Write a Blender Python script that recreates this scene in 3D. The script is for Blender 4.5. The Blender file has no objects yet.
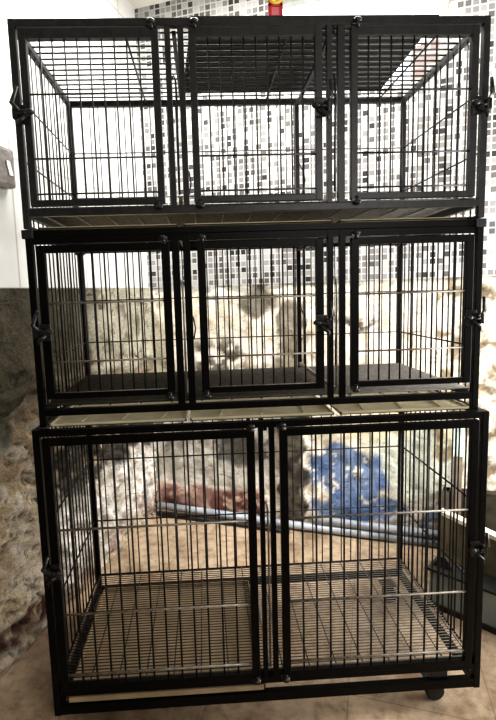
import bpy, bmesh, math, random
from mathutils import Vector, Matrix, noise
random.seed(7)
C = bpy.context.scene.collection
V = Vector

# ------------------------------------------------------------------ helpers
def lin(r, g, b):
    f = lambda c: (c/255/12.92) if c/255 <= .04045 else ((c/255+.055)/1.055)**2.4
    return (f(r), f(g), f(b))

class MB:
    """collects shapes, then links them as one mesh object"""
    def __init__(s): s.bm = bmesh.new()
    def box(s, a, b, bev=0.0):
        a, b = [min(p, q) for p, q in zip(a, b)], [max(p, q) for p, q in zip(a, b)]
        r = bmesh.ops.create_cube(s.bm, size=1)
        vs = r['verts']
        for v in vs:
            v.co = V([(a[i]+b[i])/2 + v.co[i]*(b[i]-a[i]) for i in range(3)])
        if bev > 0:
            es = {e for v in vs for e in v.link_edges}
            bmesh.ops.bevel(s.bm, geom=list(es), offset=bev, segments=2, affect='EDGES', profile=.6)
        return s
    def prism(s, pts, z0, z1):
        n = len(pts)
        lo = [s.bm.verts.new((x, y, z0)) for x, y in pts]
        hi = [s.bm.verts.new((x, y, z1)) for x, y in pts]
        s.bm.faces.new(lo[::-1]); s.bm.faces.new(hi)
        for i in range(n):
            j = (i+1) % n
            s.bm.faces.new((lo[i], lo[j], hi[j], hi[i]))
        return s
    def tube(s, pts, r, n=6, smooth=True, caps=True):
        pts = [V(p) for p in pts]
        rings = []
        for i, p in enumerate(pts):
            d = (pts[min(i+1, len(pts)-1)] - pts[max(i-1, 0)]).normalized()
            ref = V((0, 0, 1)) if abs(d.z) < .9 else V((1, 0, 0))
            a = d.cross(ref).normalized(); b = d.cross(a)
            rr = r[i] if isinstance(r, (list, tuple)) else r
            rings.append([s.bm.verts.new(p + (a*math.cos(2*math.pi*k/n) + b*math.sin(2*math.pi*k/n))*rr) for k in range(n)])
        for u, w in zip(rings, rings[1:]):
            for k in range(n):
                f = s.bm.faces.new((u[k], u[(k+1) % n], w[(k+1) % n], w[k])); f.smooth = smooth
        if caps:
            s.bm.faces.new(rings[0][::-1]); s.bm.faces.new(rings[-1])
        return s
    def ball(s, c, r, sc=(1, 1, 1)):
        q = bmesh.ops.create_uvsphere(s.bm, u_segments=12, v_segments=8, radius=r)
        for v in q['verts']:
            v.co = V(c) + V([v.co[i]*sc[i] for i in range(3)])
            for f in v.link_faces: f.smooth = True
        return s
    def ring(s, c, R, r, axis='y', n=20, m=8):
        vs = []
        for i in range(n):
            t = 2*math.pi*i/n; row = []
            for j in range(m):
                q = 2*math.pi*j/m; rr = R + r*math.cos(q); h = r*math.sin(q)
                p = {'y': (rr*math.cos(t), h, rr*math.sin(t)), 'z': (rr*math.cos(t), rr*math.sin(t), h), 'x': (h, rr*math.cos(t), rr*math.sin(t))}[axis]
                row.append(s.bm.verts.new(V(c)+V(p)))
            vs.append(row)
        for i in range(n):
            for j in range(m):
                f = s.bm.faces.new((vs[i][j], vs[(i+1) % n][j], vs[(i+1) % n][(j+1) % m], vs[i][(j+1) % m])); f.smooth = True
        return s
    def build(s, name, mat, parent=None):
        bmesh.ops.recalc_face_normals(s.bm, faces=s.bm.faces[:])
        vs = s.bm.verts
        lo = V([min(v.co[i] for v in vs) for i in range(3)]); hi = V([max(v.co[i] for v in vs) for i in range(3)])
        c = (lo+hi)/2
        if parent is None: c.z = lo.z
        for v in vs: v.co -= c
        me = bpy.data.meshes.new(name); s.bm.to_mesh(me); s.bm.free()
        me.materials.append(mat)
        o = bpy.data.objects.new(name, me); C.objects.link(o)
        o['_w'] = list(c)
        if parent is not None:
            o.parent = parent
            o.location = c - V(parent['_w'])
        else:
            o.location = c
        return o

def empty(name, loc):
    o = bpy.data.objects.new(name, None); C.objects.link(o)
    o.empty_display_size = .05; o.location = loc; o['_w'] = list(loc)
    return o
def tag(o, label, cat, group=None):
    o['label'] = label; o['category'] = cat
    if group: o['group'] = group
    return o

# the room is turned about 20 degrees to the cages: room coordinates have their origin in the far left corner
ANG = math.radians(-19.7); ORI = V((.14, 1.45, 0))
ROOM = Matrix.Translation(ORI) @ Matrix.Rotation(ANG, 4, 'Z')
def rm(x, y, z): return ROOM @ V((x, y, z))

# ------------------------------------------------------------------ materials
def new_mat(name):
    m = bpy.data.materials.new(name); m.use_nodes = True
    nt = m.node_tree; nt.nodes.clear()
    out = nt.nodes.new('ShaderNodeOutputMaterial'); p = nt.nodes.new('ShaderNodeBsdfPrincipled')
    nt.links.new(p.outputs[0], out.inputs[0])
    return m, nt, p
def node(nt, t, **kw):
    n = nt.nodes.new(t)
    for k, v in kw.items():
        if k in n.inputs: n.inputs[k].default_value = v
        else: setattr(n, k, v)
    return n
def ramp(nt, fac, stops):
    r = nt.nodes.new('ShaderNodeValToRGB'); e = r.color_ramp.elements
    while len(e) < len(stops): e.new(.5)
    for q, (p, c) in zip(e, stops): q.position = p; q.color = (*c, 1)
    nt.links.new(fac, r.inputs[0]); return r.outputs[0]
def mixc(nt, fac, a, b, mode='MIX'):
    n = nt.nodes.new('ShaderNodeMix'); n.data_type = 'RGBA'; n.blend_type = mode
    for sock, v in ((n.inputs[0], fac), (n.inputs[6], a), (n.inputs[7], b)):
        if isinstance(v, bpy.types.NodeSocket): nt.links.new(v, sock)
        elif isinstance(v, (int, float)): sock.default_value = v
        else: sock.default_value = (*v, 1)
    return n.outputs[2]
def obj_noise(nt, scale, detail=4, rough=.6):
    tc = nt.nodes.new('ShaderNodeTexCoord')
    n = node(nt, 'ShaderNodeTexNoise', Scale=scale, Detail=detail, Roughness=rough)
    nt.links.new(tc.outputs['Object'], n.inputs['Vector'])
    return n
def bump(nt, p, h, strength=.3, dist=.01):
    b = node(nt, 'ShaderNodeBump', Strength=strength, Distance=dist)
    nt.links.new(h, b.inputs['Height']); nt.links.new(b.outputs[0], p.inputs['Normal'])

def simple(name, c1, c2, scale=20, rough=.5, metal=0, spec=.5, bmp=.0):
    m, nt, p = new_mat(name)
    n = obj_noise(nt, scale)
    nt.links.new(ramp(nt, n.outputs[0], [(.35, lin(*c1)), (.65, lin(*c2))]), p.inputs['Base Color'])
    p.inputs['Roughness'].default_value = rough; p.inputs['Metallic'].default_value = metal
    p.inputs['Specular IOR Level'].default_value = spec
    if bmp: bump(nt, p, n.outputs[0], bmp, .004)
    return m

M = {}
M['black'] = simple('flare_lifted_coat', (24, 24, 25), (40, 40, 41), 60, .42, 0, .4, .05)  # lighter copy for the top cage, lens flare put into its colour
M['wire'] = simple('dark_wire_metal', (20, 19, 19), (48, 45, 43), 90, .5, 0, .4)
M['rail_wire'] = simple('worn_grey_wire', (96, 90, 82), (138, 130, 118), 60, .45, .2, .5)
M['grey_wire'] = simple('grey_floor_wire', (58, 54, 49), (86, 80, 72), 60, .55, 0, .3)
M['deep_black'] = simple('plain_black_coat', (3, 3, 3), (9, 9, 9), 60, .42, 0, .14, .05)  # the same coat on the lower cages, without the flare
M['dark_wire'] = simple('brown_black_wire', (10, 9, 8), (26, 23, 21), 90, .5, 0, .3)  # lower cages' copy of the wire, without the flare in its colour
M['dirty_tray'] = simple('dirty_tray', (150, 132, 106), (172, 154, 128), 10, .7, 0, .2, .05)
M['rod'] = simple('bare_steel_rod', (110, 108, 104), (150, 147, 142), 60, .35, .8)
M['latch'] = simple('latch_metal', (30, 30, 31), (62, 61, 60), 80, .32, .6)
M['tray'] = simple('beige_tray', (192, 182, 150), (212, 202, 172), 14, .6, 0, .3, .05)
M['plastic'] = simple('black_plastic', (14, 14, 15), (24, 24, 25), 40, .45)
M['rubber'] = simple('caster_rubber', (22, 20, 20), (40, 37, 36), 40, .6)
M['board'] = simple('dark_sheet', (10, 10, 10), (20, 20, 19), 12, .6)
M['pvc'] = simple('grey_pvc', (130, 136, 146), (186, 192, 200), 7, .35)
M['cable'] = simple('black_cable', (16, 16, 17), (30, 30, 32), 20, .5)
M['concrete'] = simple('olive_concrete', (72, 66, 52), (106, 98, 78), 9, .85, 0, .2, .5)
M['conc_dark'] = simple('shade_dark_concrete', (34, 31, 25), (60, 55, 44), 9, .9, 0, .2, .4)  # shade inside the trough put into the concrete colour
M['conc_rim'] = simple('lit_rim_concrete', (190, 180, 158), (226, 218, 200), 20, .8, 0, .2, .4)  # light falling on the front rim put into its colour
M['crate'] = simple('grey_green_plastic', (112, 122, 122), (136, 146, 144), 7, .5)
M['wood'] = simple('brown_wood', (104, 88, 74), (134, 116, 98), 18, .7)
M['mint'] = simple('mint_cloth', (168, 202, 184), (228, 240, 232), 30, .9)
M['red'] = simple('red_plastic', (178, 32, 52), (200, 44, 62), 20, .4)
M['pink'] = simple('pink_plastic', (226, 110, 120), (240, 140, 146), 20, .4)
M['yellow'] = simple('yellow_plastic', (222, 190, 40), (240, 208, 66), 20, .4)
M['steel'] = simple('brushed_grey_metal', (112, 106, 104), (140, 134, 131), 60, .35, .6)
M['white_highlight'] = simple('white_highlight', (225, 225, 222), (240, 240, 238), 10, .4)
M['winframe'] = simple('grey_green_paint', (148, 148, 138), (170, 170, 160), 14, .6)
M['ceiling'] = simple('ceiling_paint', (205, 200, 190), (222, 218, 208), 4, .9)
M['plain_wall'] = simple('plain_wall_paint', (84, 80, 74), (100, 95, 88), 4, .9)

def glass_mat():
    m = bpy.data.materials.new('window_glass'); m.use_nodes = True; nt = m.node_tree; nt.nodes.clear()
    out = nt.nodes.new('ShaderNodeOutputMaterial')
    t = nt.nodes.new('ShaderNodeBsdfTransparent'); g = node(nt, 'ShaderNodeBsdfGlossy', Roughness=.05)
    t.inputs[0].default_value = (.96, .97, .97, 1)
    mx = node(nt, 'ShaderNodeMixShader'); mx.inputs[0].default_value = .06
    nt.links.new(t.outputs[0], mx.inputs[1]); nt.links.new(g.outputs[0], mx.inputs[2]); nt.links.new(mx.outputs[0], out.inputs[0])
    return m
M['glass'] = glass_mat()

def brick_mat():
    m, nt, p = new_mat('outside_brick')
    tc = nt.nodes.new('ShaderNodeTexCoord'); mp = node(nt, 'ShaderNodeMapping'); mp.inputs['Rotation'].default_value = (math.pi/2, 0, 0)
    nt.links.new(tc.outputs['Object'], mp.inputs[0])
    b = node(nt, 'ShaderNodeTexBrick', Scale=1.0)
    b.inputs['Color1'].default_value = (*lin(190, 166, 156), 1); b.inputs['Color2'].default_value = (*lin(172, 146, 136), 1); b.inputs['Mortar'].default_value = (*lin(214, 204, 196), 1)
    b.inputs['Brick Width'].default_value = .22; b.inputs['Row Height'].default_value = .075; b.inputs['Mortar Size'].default_value = .008
    nt.links.new(mp.outputs[0], b.inputs[0]); nt.links.new(b.outputs[0], p.inputs['Base Color']); p.inputs['Roughness'].default_value = .9
    return m
M['brick'] = brick_mat()

def mosaic_mat():
    m, nt, p = new_mat('mosaic_tile')
    tc = nt.nodes.new('ShaderNodeTexCoord'); P = .0305
    sp = nt.nodes.new('ShaderNodeSeparateXYZ'); nt.links.new(tc.outputs['Object'], sp.inputs[0])
    def mth(op, a, b=None):
        n = nt.nodes.new('ShaderNodeMath'); n.operation = op
        for i, q in enumerate((a, b)):
            if q is None: continue
            if isinstance(q, (int, float)): n.inputs[i].default_value = q
            else: nt.links.new(q, n.inputs[i])
        return n.outputs[0]
    u = mth('DIVIDE', sp.outputs[0], P); v = mth('DIVIDE', sp.outputs[2], P)
    cb = nt.nodes.new('ShaderNodeCombineXYZ')
    nt.links.new(mth('FLOOR', u), cb.inputs[0]); nt.links.new(mth('FLOOR', v), cb.inputs[1])
    wn = nt.nodes.new('ShaderNodeTexWhiteNoise'); wn.noise_dimensions = '2D'; nt.links.new(cb.outputs[0], wn.inputs[0])
    r = nt.nodes.new('ShaderNodeValToRGB'); r.color_ramp.interpolation = 'CONSTANT'; e = r.color_ramp.elements
    cols = [(0, (50, 50, 52)), (.08, (86, 84, 82)), (.24, (116, 114, 112)), (.46, (138, 136, 134)), (.70, (163, 163, 162))]
    while len(e) < len(cols): e.new(.5)
    for q, (pp, c) in zip(e, cols): q.position = pp; q.color = (*lin(*c), 1)
    nt.links.new(wn.outputs[0], r.inputs[0])
    fu = mth('ABSOLUTE', mth('SUBTRACT', mth('FRACT', u), .5)); fv = mth('ABSOLUTE', mth('SUBTRACT', mth('FRACT', v), .5))
    g = mth('GREATER_THAN', mth('MAXIMUM', fu, fv), .40)
    col = mixc(nt, g, r.outputs[0], lin(174, 173, 171))
    nt.links.new(col, p.inputs['Base Color'])
    nt.links.new(mth('ADD', mth('MULTIPLY', g, .5), .25), p.inputs['Roughness'])
    bump(nt, p, mth('SUBTRACT', 1, g), .3, .002)
    return m
M['mosaic'] = mosaic_mat()

def white_tile_mat():
    m, nt, p = new_mat('white_wall_tile')
    tc = nt.nodes.new('ShaderNodeTexCoord')
    sp = nt.nodes.new('ShaderNodeSeparateXYZ'); nt.links.new(tc.outputs['Object'], sp.inputs[0])
    cb = nt.nodes.new('ShaderNodeCombineXYZ'); nt.links.new(sp.outputs[1], cb.inputs[0]); nt.links.new(sp.outputs[2], cb.inputs[1])
    mp = node(nt, 'ShaderNodeMapping'); mp.inputs['Location'].default_value = (1.03, -1.31, 0); nt.links.new(cb.outputs[0], mp.inputs[0])
    b = node(nt, 'ShaderNodeTexBrick', Scale=1.0, offset=0.0)
    n = obj_noise(nt, 3)
    b.inputs['Color1'].default_value = (*lin(196, 196, 193), 1); b.inputs['Color2'].default_value = (*lin(200, 200, 198), 1); b.inputs['Mortar'].default_value = (*lin(160, 159, 152), 1)
    b.inputs['Brick Width'].default_value = .42; b.inputs['Row Height'].default_value = .45; b.inputs['Mortar Size'].default_value = .004
    nt.links.new(mp.outputs[0], b.inputs[0])
    c = mixc(nt, 1.0, b.outputs[0], ramp(nt, n.outputs[0], [(.3, (.88, .88, .86)), (.6, (1, 1, 1))]), 'MULTIPLY')
    nt.links.new(c, p.inputs['Base Color']); p.inputs['Roughness'].default_value = .28
    return m
M['white_tile'] = white_tile_mat()

def attr_mat(name, s1=24, s2=90, bs=.7, bd=.012, rough=.9, s3=13, dark=.42, lo=.34, hi=.42):
    m, nt, p = new_mat(name)
    a = nt.nodes.new('ShaderNodeAttribute'); a.attribute_name = 'Col'
    n1 = obj_noise(nt, s1, 8, .68); n2 = obj_noise(nt, s2, 4, .6)
    c = mixc(nt, 1.0, a.outputs[0], ramp(nt, n1.outputs[0], [(.3, (.66, .64, .61)), (.46, (.95, .95, .95)), (.7, (1.12, 1.12, 1.1))]), 'MULTIPLY')
    c = mixc(nt, 1.0, c, ramp(nt, n2.outputs[0], [(.3, (.8, .79, .78)), (.6, (1.05, 1.05, 1.05))]), 'MULTIPLY')
    tc = nt.nodes.new('ShaderNodeTexCoord'); mp = node(nt, 'ShaderNodeMapping'); mp.inputs['Scale'].default_value = (.8, .75, 1.5); mp.inputs['Rotation'].default_value = (.6, .35, 0)
    nt.links.new(tc.outputs['Object'], mp.inputs[0])
    n3 = node(nt, 'ShaderNodeTexNoise', Scale=s3, Detail=9, Roughness=.72, Distortion=1.2); nt.links.new(mp.outputs[0], n3.inputs['Vector'])
    c = mixc(nt, 1.0, c, ramp(nt, n3.outputs[0], [(lo, (dark, dark*.95, dark*.88)), (hi, (.96, .95, .94)), (.62, (1.0, 1.0, 1.0)), (.72, (1.25, 1.24, 1.22))]), 'MULTIPLY')
    nt.links.new(c, p.inputs['Base Color']); p.inputs['Roughness'].default_value = rough; p.inputs['Specular IOR Level'].default_value = .2
    hh = nt.nodes.new('ShaderNodeMath'); hh.operation = 'ADD'; nt.links.new(n1.outputs[0], hh.inputs[0]); nt.links.new(n3.outputs[0], hh.inputs[1])
    bump(nt, p, hh.outputs[0], bs, bd)
    return m
M['plaster'] = attr_mat('crumbling_plaster')
M['cement'] = attr_mat('rough_stone_and_plaster', 26, 90, 1.0, .04, .9, 11, .36, .37, .43)

def floor_mat():
    m, nt, p = new_mat('old_floor_tiles')
    tc = nt.nodes.new('ShaderNodeTexCoord')
    mp = node(nt, 'ShaderNodeMapping'); mp.inputs['Location'].default_value = (.12, .2, 0); nt.links.new(tc.outputs['Object'], mp.inputs[0])
    b = node(nt, 'ShaderNodeTexBrick', Scale=1.0, offset=0.0)
    b.inputs['Color1'].default_value = (*lin(172, 156, 137), 1); b.inputs['Color2'].default_value = (*lin(164, 147, 127), 1); b.inputs['Mortar'].default_value = (*lin(140, 124, 106), 1)
    b.inputs['Brick Width'].default_value = .42; b.inputs['Row Height'].default_value = .42; b.inputs['Mortar Size'].default_value = .0022
    nt.links.new(mp.outputs[0], b.inputs[0])
    n1 = obj_noise(nt, 2.6, 6, .65); n2 = obj_noise(nt, 26, 5, .6)
    c = mixc(nt, 1.0, b.outputs[0], ramp(nt, n1.outputs[0], [(.36, (.46, .40, .33)), (.52, (.90, .87, .82)), (.66, (1.1, 1.06, 1.0))]), 'MULTIPLY')
    c = mixc(nt, 1.0, c, ramp(nt, n2.outputs[0], [(.34, (.66, .62, .57)), (.5, (.98, .97, .96)), (.62, (1.12, 1.12, 1.12))]), 'MULTIPLY')
    n3 = obj_noise(nt, 4.2, 5, .7)
    c = mixc(nt, ramp(nt, n3.outputs[0], [(.56, (0, 0, 0)), (.72, (.5, .5, .5))]), c, lin(138, 84, 50))
    nt.links.new(c, p.inputs['Base Color'])
    nt.links.new(ramp(nt, n1.outputs[0], [(.3, (.45, .45, .45)), (.7, (.7, .7, .7))]), p.inputs['Roughness'])
    bump(nt, p, n2.outputs[0], .15, .004)
    return m
M['floor'] = floor_mat()

# ------------------------------------------------------------------ setting
def sm(a, b, x):
    t = max(0, min(1, (x-a)/(b-a))) if a != b else (1 if x > a else 0)
    return t*t*(3-2*t)
def fn(x, y, s, o=0, oct=4):
    return noise.fractal(V((x*s+o*7.3, y*s-o*3.1, o*1.7)), 1.0, 2.0, oct)
def mix(a, b, t): return tuple(p+(q-p)*t for p, q in zip(a, b))
def bx(x, z, x0, x1, z0, z1, e=.02):
    return sm(x0-e, x0+e, x)*(1-sm(x1-e, x1+e, x))*sm(z0-e, z0+e, z)*(1-sm(z1-e, z1+e, z))
def el(x, z, cx, cz, rx, rz, e=.25):
    d = math.hypot((x-cx)/rx, (z-cz)/rz); return 1-sm(1-e, 1+e, d)

def back_colour(X, Z):
    x = X+.035*fn(X, Z, 9, 1); z = Z+.035*fn(X, Z, 9, 2)
    n = fn(X, Z, 6, 3); n2 = fn(X, Z, 16, 4)
    c = mix(lin(232, 222, 204), lin(248, 242, 230), sm(-.4, .4, n))
    c = mix(c, lin(196, 178, 150), .6*sm(.15, .5, n2))
    c = mix(c, lin(206, 210, 196), bx(x, z, 1.2, 1.62, .22, .62, .06))
    c = mix(c, lin(206, 186, 140), .7*bx(x, z, 1.0, 1.6, .5, .9, .08)*sm(-.2, .3, n))
    h = .010*fn(X, Z, 5, 5)+.006*n2
    # grey cement in the corner
    t = sm(.0, .04, (1.31-z)*.45+.0-x)*sm(.55, .7, z); c = mix(c, lin(176, 171, 152), t); h += .006*t
    # grey stone at lower left
    t = bx(x, z, -.1, .73, .17, .62, .03); c = mix(c, mix(lin(172, 169, 160), lin(214, 210, 202), sm(-.3, .3, n)), t)
    t = el(x, z, .50, .42, .14, .12, .3)+bx(x, z, .36, .72, .36, .58)*sm(0, .3, n2); c = mix(c, lin(62, 58, 54), .85*min(1, t)); h -= .006*min(1, t)
    t = el(x, z, .10, .50, .12, .10)*sm(-.2, .2, n2); c = mix(c, lin(96, 92, 86), t*.7)
    # maroon band along the base
    t = bx(x, z, -.1, .66, .035, .175, .015); c = mix(c, mix(lin(112, 76, 70), lin(160, 130, 120), sm(-.2, .4, n)), t); h += .01*t
    t *= sm(.2, .32, n2); c = mix(c, lin(206, 180, 164), .8*t)
    # dark ragged render
    t = bx(x+.02*math.sin(Z*38), z, .745, .885, -.05, .66, .012); c = mix(c, mix(lin(62, 58, 50), lin(102, 97, 86), sm(-.3, .3, n2)), t); h += .022*t
    # blue paint
    t = max(el(x, z, 1.09, .30, .20, .175, .08), bx(x, z, .91, 1.2, .1, .42, .015)*.98)
    t = max(t, bx(x, z, .95, 1.34, .07, .19, .02))
    t *= 1-el(x, z, .945, .19, .05, .05, .2)
    t *= 1-.8*sm(.42, .5, fn(X, Z, 26, 9)); c = mix(c, mix(lin(100, 124, 166), lin(128, 148, 182), sm(-.3, .3, n)), t)
    t = bx(x, z, 1.25, 1.58, .02, .2, .03)*sm(.0, .2, fn(X, Z, 14, 11)); c = mix(c, lin(92, 118, 160), t*.8)
    # patches at mid height
    t = bx(x, z, .26, .53, .82, 1.02, .04)*sm(-.12, .12, n2); c = mix(c, lin(84, 80, 70), t*.9)
    t = el(x, z, .62, 1.22, .10, .085, .2); c = mix(c, lin(112, 106, 94), t*.95); h -= .008*t
    t = max(el(x, z, .80, 1.10, .085, .13, .12), bx(x, z, .72, .89, .7, 1.08, .02)); c = mix(c, lin(128, 121, 106), t*.95); h += .006*t
    t = bx(x, z, .5, .75, .75, .9, .05)*sm(-.1, .2, n2); c = mix(c, lin(120, 112, 98), t*.7)
    t = el(x, z, 1.13, 1.09, .13, .045, .5)*sm(-.2, .05, fn(X, Z, 26, 6)); c = mix(c, lin(84, 76, 66), t*.95)
    t = bx(X, Z, .335, .375, 1.275, 1.305, .006); c = mix(c, lin(104, 140, 190), t)
    # broken grey edge just under the tiles
    t = sm(1.285, 1.30, z); c = mix(c, lin(150, 148, 142), t*.8)
    # right hand side: loose flaking render, colour darkened to offset strong side light
    if X > 1.5:
        f = fn(X, Z, 12, 13); h += .016*f*sm(1.55, 1.65, X); c = mix(c, lin(126, 108, 80), .9*sm(.0, .25, -f)); c = mix(c, tuple(k*.72 for k in c), sm(1.5, 1.64, X))
    return c, h

def left_colour(Y, Z):
    y = Y+.05*fn(Y, Z, 7, 21); z = Z+.05*fn(Y, Z, 7, 22)
    n = fn(Y, Z, 5, 23); n2 = fn(Y, Z, 15, 24)
    rdg = 1-abs(fn(Y+Z*.6, Z*1.6+Y*.5, 9, 25, 5))*2
    c = mix(lin(208, 188, 158), lin(232, 218, 196), sm(-.3, .3, n))
    h = .034*fn(Y, Z+Y*.4, 5, 27, 6)+.020*fn(Y+Z*.5, Z*1.3, 15, 28, 6)
    c = mix(c, lin(240, 230, 214), .85*sm(.1, .35, n2))
    c = mix(c, lin(74, 64, 54), .8*sm(.86, .98, rdg)); h -= .02*sm(.85, 1, rdg)
    # white limewash inside the lower cage
    t = bx(y, z, -.95, .1, .08, .46, .05); c = mix(c, mix((1.18, 1.14, 1.08), lin(222, 212, 196), sm(.1, .4, n2)), t*.95)
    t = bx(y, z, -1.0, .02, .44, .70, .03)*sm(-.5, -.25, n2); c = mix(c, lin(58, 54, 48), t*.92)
    t = el(y, z, -1.14, .86, .05, .12, .3); c = mix(c, lin(96, 118, 104), t*.8)
    # maroon band low down
    t = sm(-.02, .02, .125-z)*sm(-.0, .02, z-.03)*(1-sm(-.95, -.85, y)); t *= .35+.65*sm(-.25, .0, n2); c = mix(c, lin(82, 44, 38), t*.95); h -= .012*t
    t = bx(y, z, -.9, -.1, .02, .13, .02)*sm(.0, .2, n); c = mix(c, lin(138, 92, 86), t*.6)
    # smooth cement coat above a ragged ledge
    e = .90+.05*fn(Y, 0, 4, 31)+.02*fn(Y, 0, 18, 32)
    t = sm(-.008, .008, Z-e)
    cc = mix(mix(lin(74, 69, 56), lin(98, 92, 77), sm(-.3, .3, n)), mix(lin(172, 168, 150), lin(192, 188, 170), sm(-.3, .3, n)), sm(-.75, -.5, Y))  # near end darker: shade painted into the cement colour
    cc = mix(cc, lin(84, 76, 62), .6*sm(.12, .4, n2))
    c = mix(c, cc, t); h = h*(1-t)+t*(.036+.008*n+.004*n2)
    c = mix(c, lin(120, 108, 90), .5*(1-sm(0, .12, abs(Z-e+.04)))*(1-t))
    return c, h

def relief(name, us, zs, pos, colfn, mat, extra=()):
    """a wall whose lower part is a finely displaced grid; extra = list of (quad, material)"""
    verts, faces, cols, mats = [], [], [], []
    for z in zs:
        for u in us:
            c, h = colfn(u, z)
            if z <= 0.0: h *= .5
            verts.append(pos(u, h, z)); cols.append(c)
    W = len(us)
    for j in range(len(zs)-1):
        for i in range(W-1):
            faces.append((j*W+i, j*W+i+1, (j+1)*W+i+1, (j+1)*W+i))
    nlow = len(faces)
    for q in extra:
        b = len(verts); verts += q; cols += [(.8, .8, .8)]*len(q); faces.append(tuple(range(b, b+len(q))))
    me = bpy.data.meshes.new(name); me.from_pydata(verts, [], faces); me.materials.append(mat[0]); me.materials.append(mat[1])
    a = me.color_attributes.new('Col', 'FLOAT_COLOR', 'POINT')
    for i, c in enumerate(cols): a.data[i].color = (*c, 1)
    for i, p in enumerate(me.polygons):
        p.material_index = 0 if i < nlow else 1
        p.use_smooth = i < nlow
    o = bpy.data.objects.new(name, me); C.objects.link(o); o.matrix_world = ROOM; o['kind'] = 'structure'
    return o
def frange(a, b, s):
    n = max(1, round((b-a)/s)); return [a+(b-a)*i/n for i in range(n+1)]

TILE = 1.31; CEIL = 2.768; RX = 2.9; FY = -3.3
WX0, WX1, WZ0, WZ1 = .745, 1.53, 2.19, 2.70
T = -.008
def bq(x0, x1, z0, z1, y=T): return [(x0, y, z0), (x1, y, z0), (x1, y, z1), (x0, y, z1)]
ex = [bq(0, WX0, TILE, CEIL), bq(WX0, WX1, TILE, WZ0), bq(WX0, WX1, WZ1, CEIL), bq(WX1, RX, TILE, CEIL),
      [(0, .0, TILE), (RX, .0, TILE), (RX, T, TILE), (0, T, TILE)],
      [(WX0, T, WZ0), (WX1, T, WZ0), (WX1, .12, WZ0), (WX0, .12, WZ0)], [(WX0, T, WZ1), (WX1, T, WZ1), (WX1, .12, WZ1), (WX0, .12, WZ1)],
      [(WX0, T, WZ0), (WX0, T, WZ1), (WX0, .12, WZ1), (WX0, .12, WZ0)], [(WX1, T, WZ0), (WX1, T, WZ1), (WX1, .12, WZ1), (WX1, .12, WZ0)]]
relief('wall_back', frange(-.066, 2.0, .011)+frange(2.0, RX, .1)[1:], frange(0, TILE, .011), lambda u, h, z: (u, -h-.004, z), back_colour, (M['plaster'], M['mosaic']), ex)
ex = [[(-T, 0, TILE), (-T, FY, TILE), (-T, FY, CEIL), (-T, 0, CEIL)], [(0, 0, TILE), (0, FY, TILE), (-T, FY, TILE), (-T, 0, TILE)]]
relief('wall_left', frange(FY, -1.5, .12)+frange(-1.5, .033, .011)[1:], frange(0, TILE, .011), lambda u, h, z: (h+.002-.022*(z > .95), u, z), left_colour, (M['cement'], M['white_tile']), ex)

def room_box(name, a, b, mat, kind='structure'):
    me = MB().box(a, b)
    bmesh.ops.recalc_face_normals(me.bm, faces=me.bm.faces[:])
    d = bpy.data.meshes.new(name); me.bm.to_mesh(d); me.bm.free(); d.materials.append(mat)
    o = bpy.data.objects.new(name, d); C.objects.link(o); o.matrix_world = ROOM; o['kind'] = kind
    return o
room_box('floor', (-.1, FY-.1, -.05), (RX+.1, .1, 0), M['floor'])
room_box('ceiling', (-.1, FY-.1, CEIL), (RX+.1, .1, CEIL+.06), M['ceiling'])
room_box('wall_right', (RX, FY, 0), (RX+.1, 0, CEIL), M['plain_wall'])
room_box('wall_front', (-.1, FY-.1, 0), (RX, FY, CEIL), M['plain_wall'])
# window: frame bars and a pane
w = MB(); fw = .028
for a, b in (((WX0, .05, WZ0), (WX0+fw, .09, WZ1)), ((WX1-fw, .05, WZ0), (WX1, .09, WZ1)), ((WX0, .05, WZ0), (WX1, .09, WZ0+fw)), ((WX0, .05, WZ1-fw), (WX1, .09, WZ1))):
    w.box(a, b)
d = bpy.data.meshes.new('window_1'); bmesh.ops.recalc_face_normals(w.bm, faces=w.bm.faces[:]); w.bm.to_mesh(d); w.bm.free(); d.materials.append(M['winframe'])
win = bpy.data.objects.new('window_1', d); C.objects.link(win); win.matrix_world = ROOM; win['kind'] = 'structure'
d = bpy.data.meshes.new('pane'); d.from_pydata(bq(WX0+fw, WX1-fw, WZ0+fw, WZ1-fw, .07), [], [(0, 1, 2, 3)]); d.materials.append(M['glass'])
pn = bpy.data.objects.new('pane', d); C.objects.link(pn); pn.parent = win
# a bit of brick building seen through the window
room_box('wall_outside', (1.45, .9, 1.9), (1.75, 1.1, 2.78), M['brick'])

# ------------------------------------------------------------------ cages
def hbar(mb, x0, x1, y, z, r): mb.tube([(x0, y, z), (x1, y, z)], r)
def panel_wires(x0, x1, y, z0, z1, n, hz, r=.0021):
    mb = MB()
    for k in range(1, n+1):
        x = x0+(x1-x0)*k/(n+1); mb.tube([(x, y, z0), (x, y, z1)], r, 5)
    for z in hz: hbar(mb, x0, x1, y-.003, z, r*1.05)
    return mb
def side_wires(x, y0, y1, z0, z1, n, hz, r=.0021):
    mb = MB()
    for k in range(1, n+1):
        y = y0+(y1-y0)*k/(n+1); mb.tube([(x, y, z0), (x, y, z1)], r, 5)
    for z in hz: mb.tube([(x, y0, z), (x, y1, z)], r*1.05)
    return mb

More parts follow.
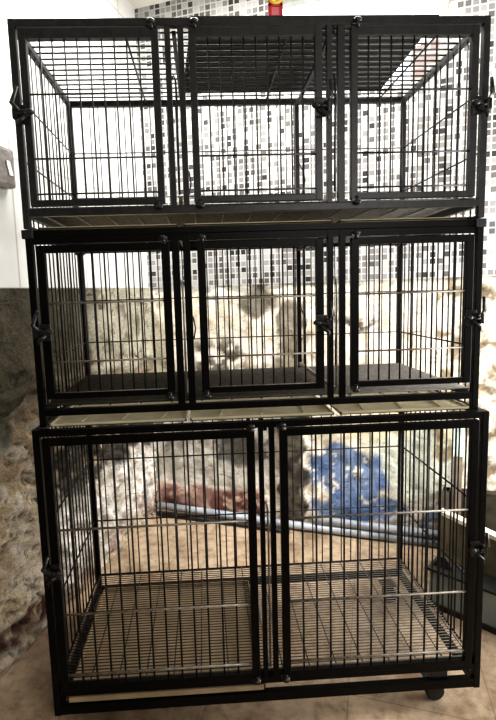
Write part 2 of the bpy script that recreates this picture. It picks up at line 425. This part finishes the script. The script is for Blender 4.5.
def make_latch(door, x, z, s):
    """slide bolt on a door stile; s = -1 when it shoots to the left, +1 to the right"""
    y = FRONT[0]
    mb = MB()
    mb.box((x-.014, y-.012, z-.022), (x+.014, y-.004, z+.022), .002)
    mb.tube([(x-s*.012, y-.018, z), (x+s*.004, y-.019, z), (x+s*.026, y-.018, z)], .0075, 10)
    mb.ball((x-s*.013, y-.020, z+.002), .010, (1.2, .9, .8))
    mb.box((x+s*.014, y-.026, z-.015), (x+s*.027, y-.004, z+.013), .003)
    mb.tube([(x+s*.010, y-.022, z+.003), (x+s*.024, y-.030, z+.020), (x+(.020 if s > 0 else -.008), y-.030, z+.058)], [.007, .006, .004], 8)
    mb.tube([(x-s*.004, y-.020, z-.006), (x+s*.016, y-.026, z-.024), (x+s*.014, y-.026, z-.034)], [.006, .005, .004], 8)
    mb.build('latch', M['latch'], door)
def make_hinge(door, x, z, top):
    y = FRONT[0]; q = 1 if top else -1
    mb = MB()
    mb.tube([(x, y-.004, z-.010), (x, y-.004, z+.010)], .0055, 8)
    mb.ball((x, y-.007, z+q*.006), .0085, (1.25, .8, .75))
    mb.box((x-.014, y-.006, z-.004), (x+.010, y+.002, z+.004), .001)
    h = mb.build('hinge', M['latch'], door)
    return h
FRONT = [0]

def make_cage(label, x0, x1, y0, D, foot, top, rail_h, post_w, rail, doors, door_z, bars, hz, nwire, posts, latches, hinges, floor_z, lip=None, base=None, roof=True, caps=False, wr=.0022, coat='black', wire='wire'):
    y1 = y0+D; FRONT[0] = y0
    root = tag(empty('wire_cage', ((x0+x1)/2, (y0+y1)/2, foot)), label, 'cage', 'stacked black wire cages')
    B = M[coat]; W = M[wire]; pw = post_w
    # corner posts
    for x in (x0, x1-pw):
        for y in (y0, y1-pw): MB().box((x, y, foot), (x+pw, y+pw, top), .0015).build('corner_post', B, root)
    # rails: top, bottom
    def frame(z0, z1, nm, dep=pw):
        for y in (y0, y1-dep): MB().box((x0+pw, y+.0005, z0), (x1-pw, y+dep, z1), .001).build(nm, B, root)
        for x in (x0, x1-pw): MB().box((x+.0005, y0+pw, z0), (x+pw-.0005, y1-pw, z1), .001).build(nm, B, root)
    frame(top-rail_h, top-.0005, 'top_rail')
    if base:
        MB().box((x0+pw, y0+.0005, rail[0]), (x1-pw, y0+pw+.012, rail[1]), .001).build('bottom_rail', B, root)
        for p, q in (((x0+pw, y1-.006, rail[1]), (x1-pw, y1-.006, rail[1])), ((x0+.008, y0+pw, rail[1]), (x0+.008, y1-pw, rail[1])), ((x1-.008, y0+pw, rail[1]), (x1-.008, y1-pw, rail[1]))):
            MB().tube([p, q], .0035, 8).build('bottom_rail', B, root)
    else: frame(rail[0], rail[1], 'bottom_rail')
    if base:
        frame(base[0], base[1], 'base_rail')
    else:
        for x in (x0+.004, x1-pw+.004): MB().box((x, y0+pw, foot+.001), (x+.010, y1-pw, foot+.008)).build('foot_rail', M['wire'], root)
    if lip: MB().box((x0+pw, y0+.002, lip[0]), (x1-pw, y0+.014, lip[1]), .001).build('lip_rail', B, root)
    if caps:
        for x in (x0, x1-pw):
            for y in (y0, y1-pw): MB().box((x-.007, y-.005, top-.022), (x+pw+.005, y+pw+.005, top+.001), .003).build('corner_cap', M['plastic'], root)
    # divider posts at the front and behind
    for a, b in posts: MB().box((a, y0+.001, rail[1]), (b, y0+.016, top-rail_h), .001).build('divider_post', B, root)
    # dividers between the bays: rear post, top and bottom rail, bare rod with a hook
    for k in range(0, len(posts), 2):
        xm = (posts[k][1]+posts[k+1][0])/2
        dv = MB()
        dv.box((xm-.007, y1-.034, rail[1]), (xm+.007, y1-.021, top-rail_h), .001)
        dv.box((xm-.005, y0+.02, top-rail_h-.014), (xm+.005, y1-.034, top-rail_h-.002))
        dvo = dv.build('divider_frame', B, root)
        MB().box((xm-.005, y0+.02, rail[1]+.016), (xm+.005, y1-.034, rail[1]+.028), .001).build('lower_rail', M['rail_wire'], dvo)['label'] = 'worn pale lower rail'
        mb = MB(); H = top-rail_h-rail[1]; zb = rail[1]+.02
        mb.tube([(xm-.001, y0+.003, zb+H*.02), (xm+.001, y0+.003, zb+H*.55), (xm, y0+.003, zb+H*.66), (xm-.004, y0+.008, zb+H*.69), (xm-.010, y0+.004, zb+H*.67)], .0028, 8)
        mb.build('rod', M['rod'] if not roof else M['latch'], dvo)
        mb = MB(); zc = rail[1]+.36*(top-rail[1])
        mb.tube([(xm+.006, y1-.034, zc-.06), (xm+.016, y1-.045, zc-.035), (xm+.022, y1-.048, zc), (xm+.016, y1-.045, zc+.035), (xm+.006, y1-.034, zc+.06)], .003, 8)
        mb.build('handle', M['latch'], dvo)
    # back and side grids
    xa, xb = x0+pw, x1-pw; nb = round((xb-xa)/bars[3])
    gz0 = (base[1] if base else rail[0]-.03 if not caps else rail[1])
    panel_wires(xa, xb, y1-.011, rail[1], top-rail_h, nb, hz[:2], wr*.9).build('back_grid', W, root)
    ns = round((D-2*pw)/.0395)
    for x in (x0+pw/2, x1-pw/2): side_wires(x, y0+pw, y1-pw, foot+.006 if not base else rail[1], top-rail_h, ns, hz[:2], wr).build('side_grid', W, root)
    # floor grid
    fg = MB(); n = int((D-.045)/.0125)
    for k in range(n+1): hbar(fg, x0+.012, x1-.012, y0+.026+k*.0125, floor_z, .0016)
    nsup = round((x1-x0)/.085)
    for k in range(nsup+1):
        x = x0+.02+(x1-x0-.04)*k/nsup; fg.tube([(x, y0+.022, floor_z-.0035), (x, y1-.015, floor_z-.0035)], .0022, 5)
    hbar(fg, x0+.012, x1-.012, y0+.022, floor_z+.001, .003)
    fg.build('floor_grid', M['grey_wire'], root)
    # roof grid
    if not base: rg = MB(); n = int((D-.03)/.033)
    for k in range(n+1 if not base else 0): hbar(rg, x0+pw, x1-pw, y0+.028+k*.033, top-.004, .0026)
    for a, b in (doors if not base else ()):
        x = a+(b-a)*(.74 if a < x0+.3 else .78); rg.tube([(x, y0+.012, top-.0085), (x, y1-.012, top-.0085)], .003, 6)
    if not base: rg.build('roof_grid', W, root)
    # doors
    bs, bt, bb, _ = bars
    for (a, b), (lx, lz, ls), hx in zip(doors, latches, hinges):
        z0, z1 = door_z; mb = MB(); ya, yb = y0-.004, y0+.012
        mb.box((a, ya, z0), (a+bs, yb, z1), .0015); mb.box((b-bs, ya, z0), (b, yb, z1), .0015)
        mb.box((a+bs-.001, ya+.0005, z1-bt), (b-bs+.001, yb-.0005, z1), .0015); mb.box((a+bs-.001, ya+.0005, z0), (b-bs+.001, yb-.0005, z0+bb), .0015)
        door = mb.build('door', B, root)
        wg = MB(); nw = nwire
        for k in range(1, nw+1):
            x = a+bs+(b-a-2*bs)*k/(nw+1); wg.tube([(x, y0+.005, z0+bb), (x, y0+.005, z1-bt)], wr, 6)
        wg.build('wire_bars', W, door)
        for z in hz:
            cb = MB(); hbar(cb, a+bs-.002, b-bs+.002, y0+.0005, z, wr*1.1); cb.build('cross_bar', M['rail_wire'] if top < 1.6 else W, door)
        make_latch(door, lx, lz, ls)
        make_hinge(door, hx, z1+.006, True); make_hinge(door, hx, z0-.002, False)
        if base:
            for z in (z1+.004, z0+.004): MB().ball((hx+.004, y0-.015, z), .0045, (1.2, .5, .9)).build('screw_head', M['rod'], door)
    return root

def make_tray(root, x0, x1, y0, y1, z, ribs=True, h=.008, mat='tray'):
    mb = MB()
    mb.box((x0, y0, z), (x1, y1, z+.0025))
    mb.box((x0, y0, z), (x1, y0+.004, z+h)); mb.box((x0, y1-.004, z), (x1, y1, z+h))
    mb.box((x0, y0, z), (x0+.004, y1, z+h)); mb.box((x1-.004, y0, z), (x1, y1, z+h))
    if ribs:
        for k in range(3):
            x = x0+(x1-x0)*(.2+.3*k); w_ = .006
            for zz in ((z+.0025, z+.006), (z-.003, z)):
                mb.prism([(x, y0+.03), (x+w_, y0+.03), (x+w_+.05, y1-.03), (x+.05, y1-.03)], *zz)
    mb.build('tray', M[mat], root)

def zl(px): return px
# bottom cage
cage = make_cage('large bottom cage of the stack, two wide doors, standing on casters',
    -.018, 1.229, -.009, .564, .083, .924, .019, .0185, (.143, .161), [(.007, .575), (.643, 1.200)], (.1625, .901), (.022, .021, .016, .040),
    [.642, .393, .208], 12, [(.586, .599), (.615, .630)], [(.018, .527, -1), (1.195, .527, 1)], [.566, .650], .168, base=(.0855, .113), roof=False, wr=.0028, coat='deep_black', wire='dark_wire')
make_tray(cage, .02, .59, -.004, .50, .1165, False, .018, 'dirty_tray')
def caster(x, y):
    mb = MB(); mb.box((x-.03, y-.025, .079), (x+.03, y+.025, .083), .001)
    mb.tube([(x, y, .080), (x, y, .066)], .014, 12)
    for q in (-1, 1): mb.prism([(x-.016, y+q*.016-.0015), (x+.020, y+q*.016-.0015), (x+.020, y+q*.016+.0015), (x-.016, y+q*.016+.0015)], .028, .070)
    mb.box((x-.016, y-.0175, .064), (x+.020, y+.0175, .070))
    o = mb.build('caster', M['plastic'], cage)
    t = MB().tube([(x+.010, y-.013, .0285), (x+.010, y-.010, .0285), (x+.010, y+.010, .0285), (x+.010, y+.013, .0285)], [.024, .0283, .0283, .024], 20)
    t.build('wheel', M['rubber'], o)
for p in ((.045, .125), (1.112, .052), (.05, .51), (1.155, .51)): caster(*p)
MB().box((1.085, .0, .113), (1.135, .05, .140), .003).build('mounting_block', M['plastic'], cage)
# middle cage
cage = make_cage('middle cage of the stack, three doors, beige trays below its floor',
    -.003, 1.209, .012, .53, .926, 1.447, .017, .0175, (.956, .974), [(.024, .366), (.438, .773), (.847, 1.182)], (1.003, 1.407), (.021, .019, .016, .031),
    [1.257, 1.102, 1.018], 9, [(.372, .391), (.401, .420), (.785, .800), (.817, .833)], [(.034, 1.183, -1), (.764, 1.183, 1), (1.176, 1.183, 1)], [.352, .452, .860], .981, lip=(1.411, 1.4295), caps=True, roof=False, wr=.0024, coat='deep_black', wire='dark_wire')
for a, b in ((.022, .392), (.402, .80), (.818, 1.187)): make_tray(cage, a, b, .013, .50, .9262)
# top cage
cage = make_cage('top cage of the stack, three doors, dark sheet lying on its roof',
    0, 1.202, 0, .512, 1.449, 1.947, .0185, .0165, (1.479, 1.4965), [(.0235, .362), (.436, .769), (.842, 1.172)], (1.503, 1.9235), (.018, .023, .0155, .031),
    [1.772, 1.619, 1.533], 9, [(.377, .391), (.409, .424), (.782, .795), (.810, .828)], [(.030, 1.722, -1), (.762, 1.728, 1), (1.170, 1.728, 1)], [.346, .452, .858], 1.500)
for a, b in ((.03, .39), (.405, .80), (.82, 1.175)): make_tray(cage, a, b, .022, .49, 1.4505, True, .0045)

# ------------------------------------------------------------------ loose things
# sheet on the roof of the top cage
mb = MB().prism([(.445, .004), (1.07, .004), (1.085, .44), (.405, .44)], 1.9475, 1.9515)
tag(mb.build('board', M['board']), 'dark flat board lying on the roof of the top cage', 'board')
# little tag with a ring on the roof
t = tag(empty('hanging_tag', (.655, .009, 1.9475)), 'small red and pink tag with a yellow ring on the cage roof', 'tag')
mb = MB(); x = .655
for q in (-1, 1): mb.box((x+q*.014-.004, .005, 1.9475), (x+q*.014+.004, .013, 1.992), .001)
mb.box((x-.018, .005, 1.974), (x+.018, .013, 1.981), .001); mb.box((x-.018, .005, 1.9475), (x+.018, .013, 1.953), .001)
mb.build('tag_frame', M['red'], t)
MB().box((x-.0095, .007, 1.9535), (x+.0095, .011, 1.9735)).build('tag_panel', M['pink'], t)
MB().ring((x, .009, 1.9985), .0165, .006).build('ring', M['yellow'], t)
# steel box on the left wall
mb = MB().box((0, 0, 0), (.035, .11, .13), .012)
for v in mb.bm.verts: v.co = rm(.009+v.co.x, -1.158+v.co.y, 1.645+v.co.z)
sb = tag(mb.build('wall_box', M['steel']), 'grey metal box with rounded corners on the white wall tiles', 'wall box')
mb = MB().prism([(0, 0), (.004, 0), (.004, .016), (0, .016)], 0, .045)
for v in mb.bm.verts: v.co = rm(.0435+v.co.x, -1.082+v.co.y-v.co.z*.25, 1.685+v.co.z)
mb.build('highlight_mark', M['white_highlight'], sb)['label'] = 'white slanted highlight'  # added sliver, a highlight on the metal painted white

# pipes along the foot of the back wall
def room_tube(pts, r, n=12):
    m2 = MB()
    m2.tube([rm(*p) for p in pts], r, n); return m2
PG = 'grey pipes along the foot of the back wall'
o = room_tube([(.02, -.045, .046), (.35, -.045, .038), (.75, -.05, .026), (1.1, -.055, .024), (1.53, -.06, .024)], .0205).build('pipe', M['pvc'])
tag(o, 'long grey pipe on the floor, running out of the room corner', 'pipe', PG)
o = room_tube([(.92, -.048, .0685), (1.2, -.052, .066), (1.53, -.058, .0655)], .0195).build('pipe', M['pvc'])
tag(o, 'shorter grey pipe lying on top of the long floor pipe', 'pipe', PG)
o = room_tube([(.03, -.083, .016), (.3, -.084, .0125), (.5, -.09, .0125), (.68, -.098, .0125), (.8, -.105, .0125)], .012, 8).build('cable', M['cable'])
tag(o, 'black cable on the floor in front of the grey pipes', 'cable')

# concrete trough in the right corner
def room_prism(m2, pts, z0, z1):
    n = len(pts)
    m2.prism([tuple(rm(x, y, 0))[:2] for x, y in pts], z0, z1)
    return m2
FL, FR, BR, BL = V((1.488, -.300)), V((2.02, -.86)), V((2.50, -.03)), V((1.545, -.03))
def inset(p, q, w): 
    d = (q-p).normalized(); nrm = V((-d.y, d.x)); return [p, q, q+nrm*w, p+nrm*w]
t = tag(empty('concrete_trough', rm(1.9, -.3, 0)), 'olive concrete trough with a pale rim in the right corner', 'trough')
m2 = MB(); r2 = MB()
dk = MB()
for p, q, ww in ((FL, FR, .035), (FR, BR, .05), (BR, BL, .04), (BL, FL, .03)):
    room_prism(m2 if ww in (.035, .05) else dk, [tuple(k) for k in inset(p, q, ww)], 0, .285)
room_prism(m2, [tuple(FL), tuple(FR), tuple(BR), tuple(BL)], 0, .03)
m2.build('basin', M['concrete'], t); dk.build('shaded_wall', M['conc_dark'], t)['label'] = 'inner walls painted dark for shade'
room_prism(r2, [tuple(k) for k in inset(FL, FR, .035)], .2855, .302)
r2.build('rim', M['conc_rim'], t)
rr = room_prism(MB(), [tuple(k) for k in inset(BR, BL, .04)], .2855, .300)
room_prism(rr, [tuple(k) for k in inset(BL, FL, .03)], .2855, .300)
rr.build('rear_rim', M['conc_dark'], t)  # rear and left rims carry the same painted shade
# grey crate with black lid in front of the trough
t = tag(empty('plastic_crate', rm(1.6, -.52, 0)), 'grey green crate with black lid and base before the trough', 'crate')
a, b = V((1.432, -.525)), V((1.672, -.6484)); dd = (b-a).normalized(); nn = V((-dd.y, dd.x))
def quad(e0, e1, dep0, dep1): return [tuple(a-dd*e0+nn*dep0), tuple(b+dd*e1+nn*dep0), tuple(b+dd*e1+nn*dep1), tuple(a-dd*e0+nn*dep1)]
room_prism(MB(), quad(0, 0, 0, .085), .022, .152).build('crate_body', M['crate'], t)
room_prism(MB(), quad(.006, .006, -.006, .091), 0, .0215).build('base', M['plastic'], t)
lid = room_prism(MB(), quad(.008, .008, -.008, .093), .1525, .163).build('lid', M['plastic'], t)
m2 = MB(); c0 = a+dd*.035+nn*.043
m2.prism([tuple(rm(*(c0+dd*ex_+nn*ey_), 0))[:2] for ex_, ey_ in ((-.035, -.02), (.05, -.02), (.05, .02), (-.035, .02))], .1632, .20)
for v in m2.bm.verts:
    if v.co.z > .19: v.co.x += (rm(*c0, 0).x-v.co.x)*.75; v.co.y += (rm(*c0, 0).y-v.co.y)*.75
m2.build('lid_handle', M['plastic'], lid)
# wooden paddle with a mint cloth
t = tag(empty('wooden_paddle', rm(1.595, -.085, .03)), 'brown wooden slat with mint cloth on top, standing in the trough', 'paddle')
m2 = room_prism(MB(), [(1.578, -.098), (1.614, -.098), (1.614, -.084), (1.578, -.084)], .031, .48); m2.build('slat', M['wood'], t)
m2 = room_prism(MB(), [(1.572, -.104), (1.620, -.104), (1.620, -.078), (1.572, -.078)], .4805, .64)
bmesh.ops.subdivide_edges(m2.bm, edges=m2.bm.edges[:], cuts=3, use_grid_fill=True)
for v in m2.bm.verts: v.co += V((noise.noise(v.co*30), noise.noise(v.co*30+V((5, 5, 5))), 0))*.006
m2.build('cloth_wrap', M['mint'], t)

# ------------------------------------------------------------------ light
def area(name, loc, aim, sx, sy, power, col):
    l = bpy.data.lights.new(name, 'AREA'); l.shape = 'RECTANGLE'; l.size = sx; l.size_y = sy; l.energy = power; l.color = col
    o = bpy.data.objects.new(name, l); C.objects.link(o); o.location = loc
    o.rotation_euler = (V(aim)-V(loc)).to_track_quat('-Z', 'Y').to_euler()
    o.rotation_euler.rotate_axis('Z', 0)
    return o
area('ceiling_lamp', rm(.78, -.62, 2.70), rm(.75, -.50, 0), 1.4, .35, 64, (1, .975, .945))
area('side_fill', rm(2.84, -.62, .95), rm(.0, -.42, .55), .8, 1.6, 120, (1, .985, .96))  # added fill from the right, no doorway stands there
area('front_fill', rm(2.3, -2.9, 1.9), rm(0, -1.25, .75), .9, .6, 17, (1, .97, .93))  # added fill from the camera side, no real lamp there
wd = bpy.data.worlds.new('World'); bpy.context.scene.world = wd; wd.use_nodes = True
wn = wd.node_tree; bg = wn.nodes['Background']
bg.inputs[0].default_value = (.93, .97, 1, 1); bg.inputs[1].default_value = 3.0

# ------------------------------------------------------------------ camera
cd = bpy.data.cameras.new('Camera'); cam = bpy.data.objects.new('Camera', cd); C.objects.link(cam)
yaw, pitch, roll = -.0424, -.1176, -.0313
cy_, sy_, cp, sp_ = math.cos(yaw), math.sin(yaw), math.cos(pitch), math.sin(pitch)
f = V((-sy_*cp, cy_*cp, sp_)); r = V((cy_, sy_, 0)); u = r.cross(f)
c_, s_ = math.cos(roll), math.sin(roll); r, u = c_*r+s_*u, -s_*r+c_*u
m = Matrix((r, u, -f)).transposed().to_4x4(); m.translation = V((.449, -1.2437, 1.2729))
cam.matrix_world = m
cd.sensor_fit = 'VERTICAL'; cd.sensor_height = 36; cd.lens = 469.97/720*36
cd.shift_x = 23.449/720; cd.shift_y = -12.046/720
cd.clip_start = .02
sc = bpy.context.scene; sc.camera = cam
sc.view_settings.view_transform = 'Standard'; sc.view_settings.look = 'Medium High Contrast'
sc.view_settings.exposure = 0.0
for o in bpy.data.objects:
    if '_w' in o: del o['_w']
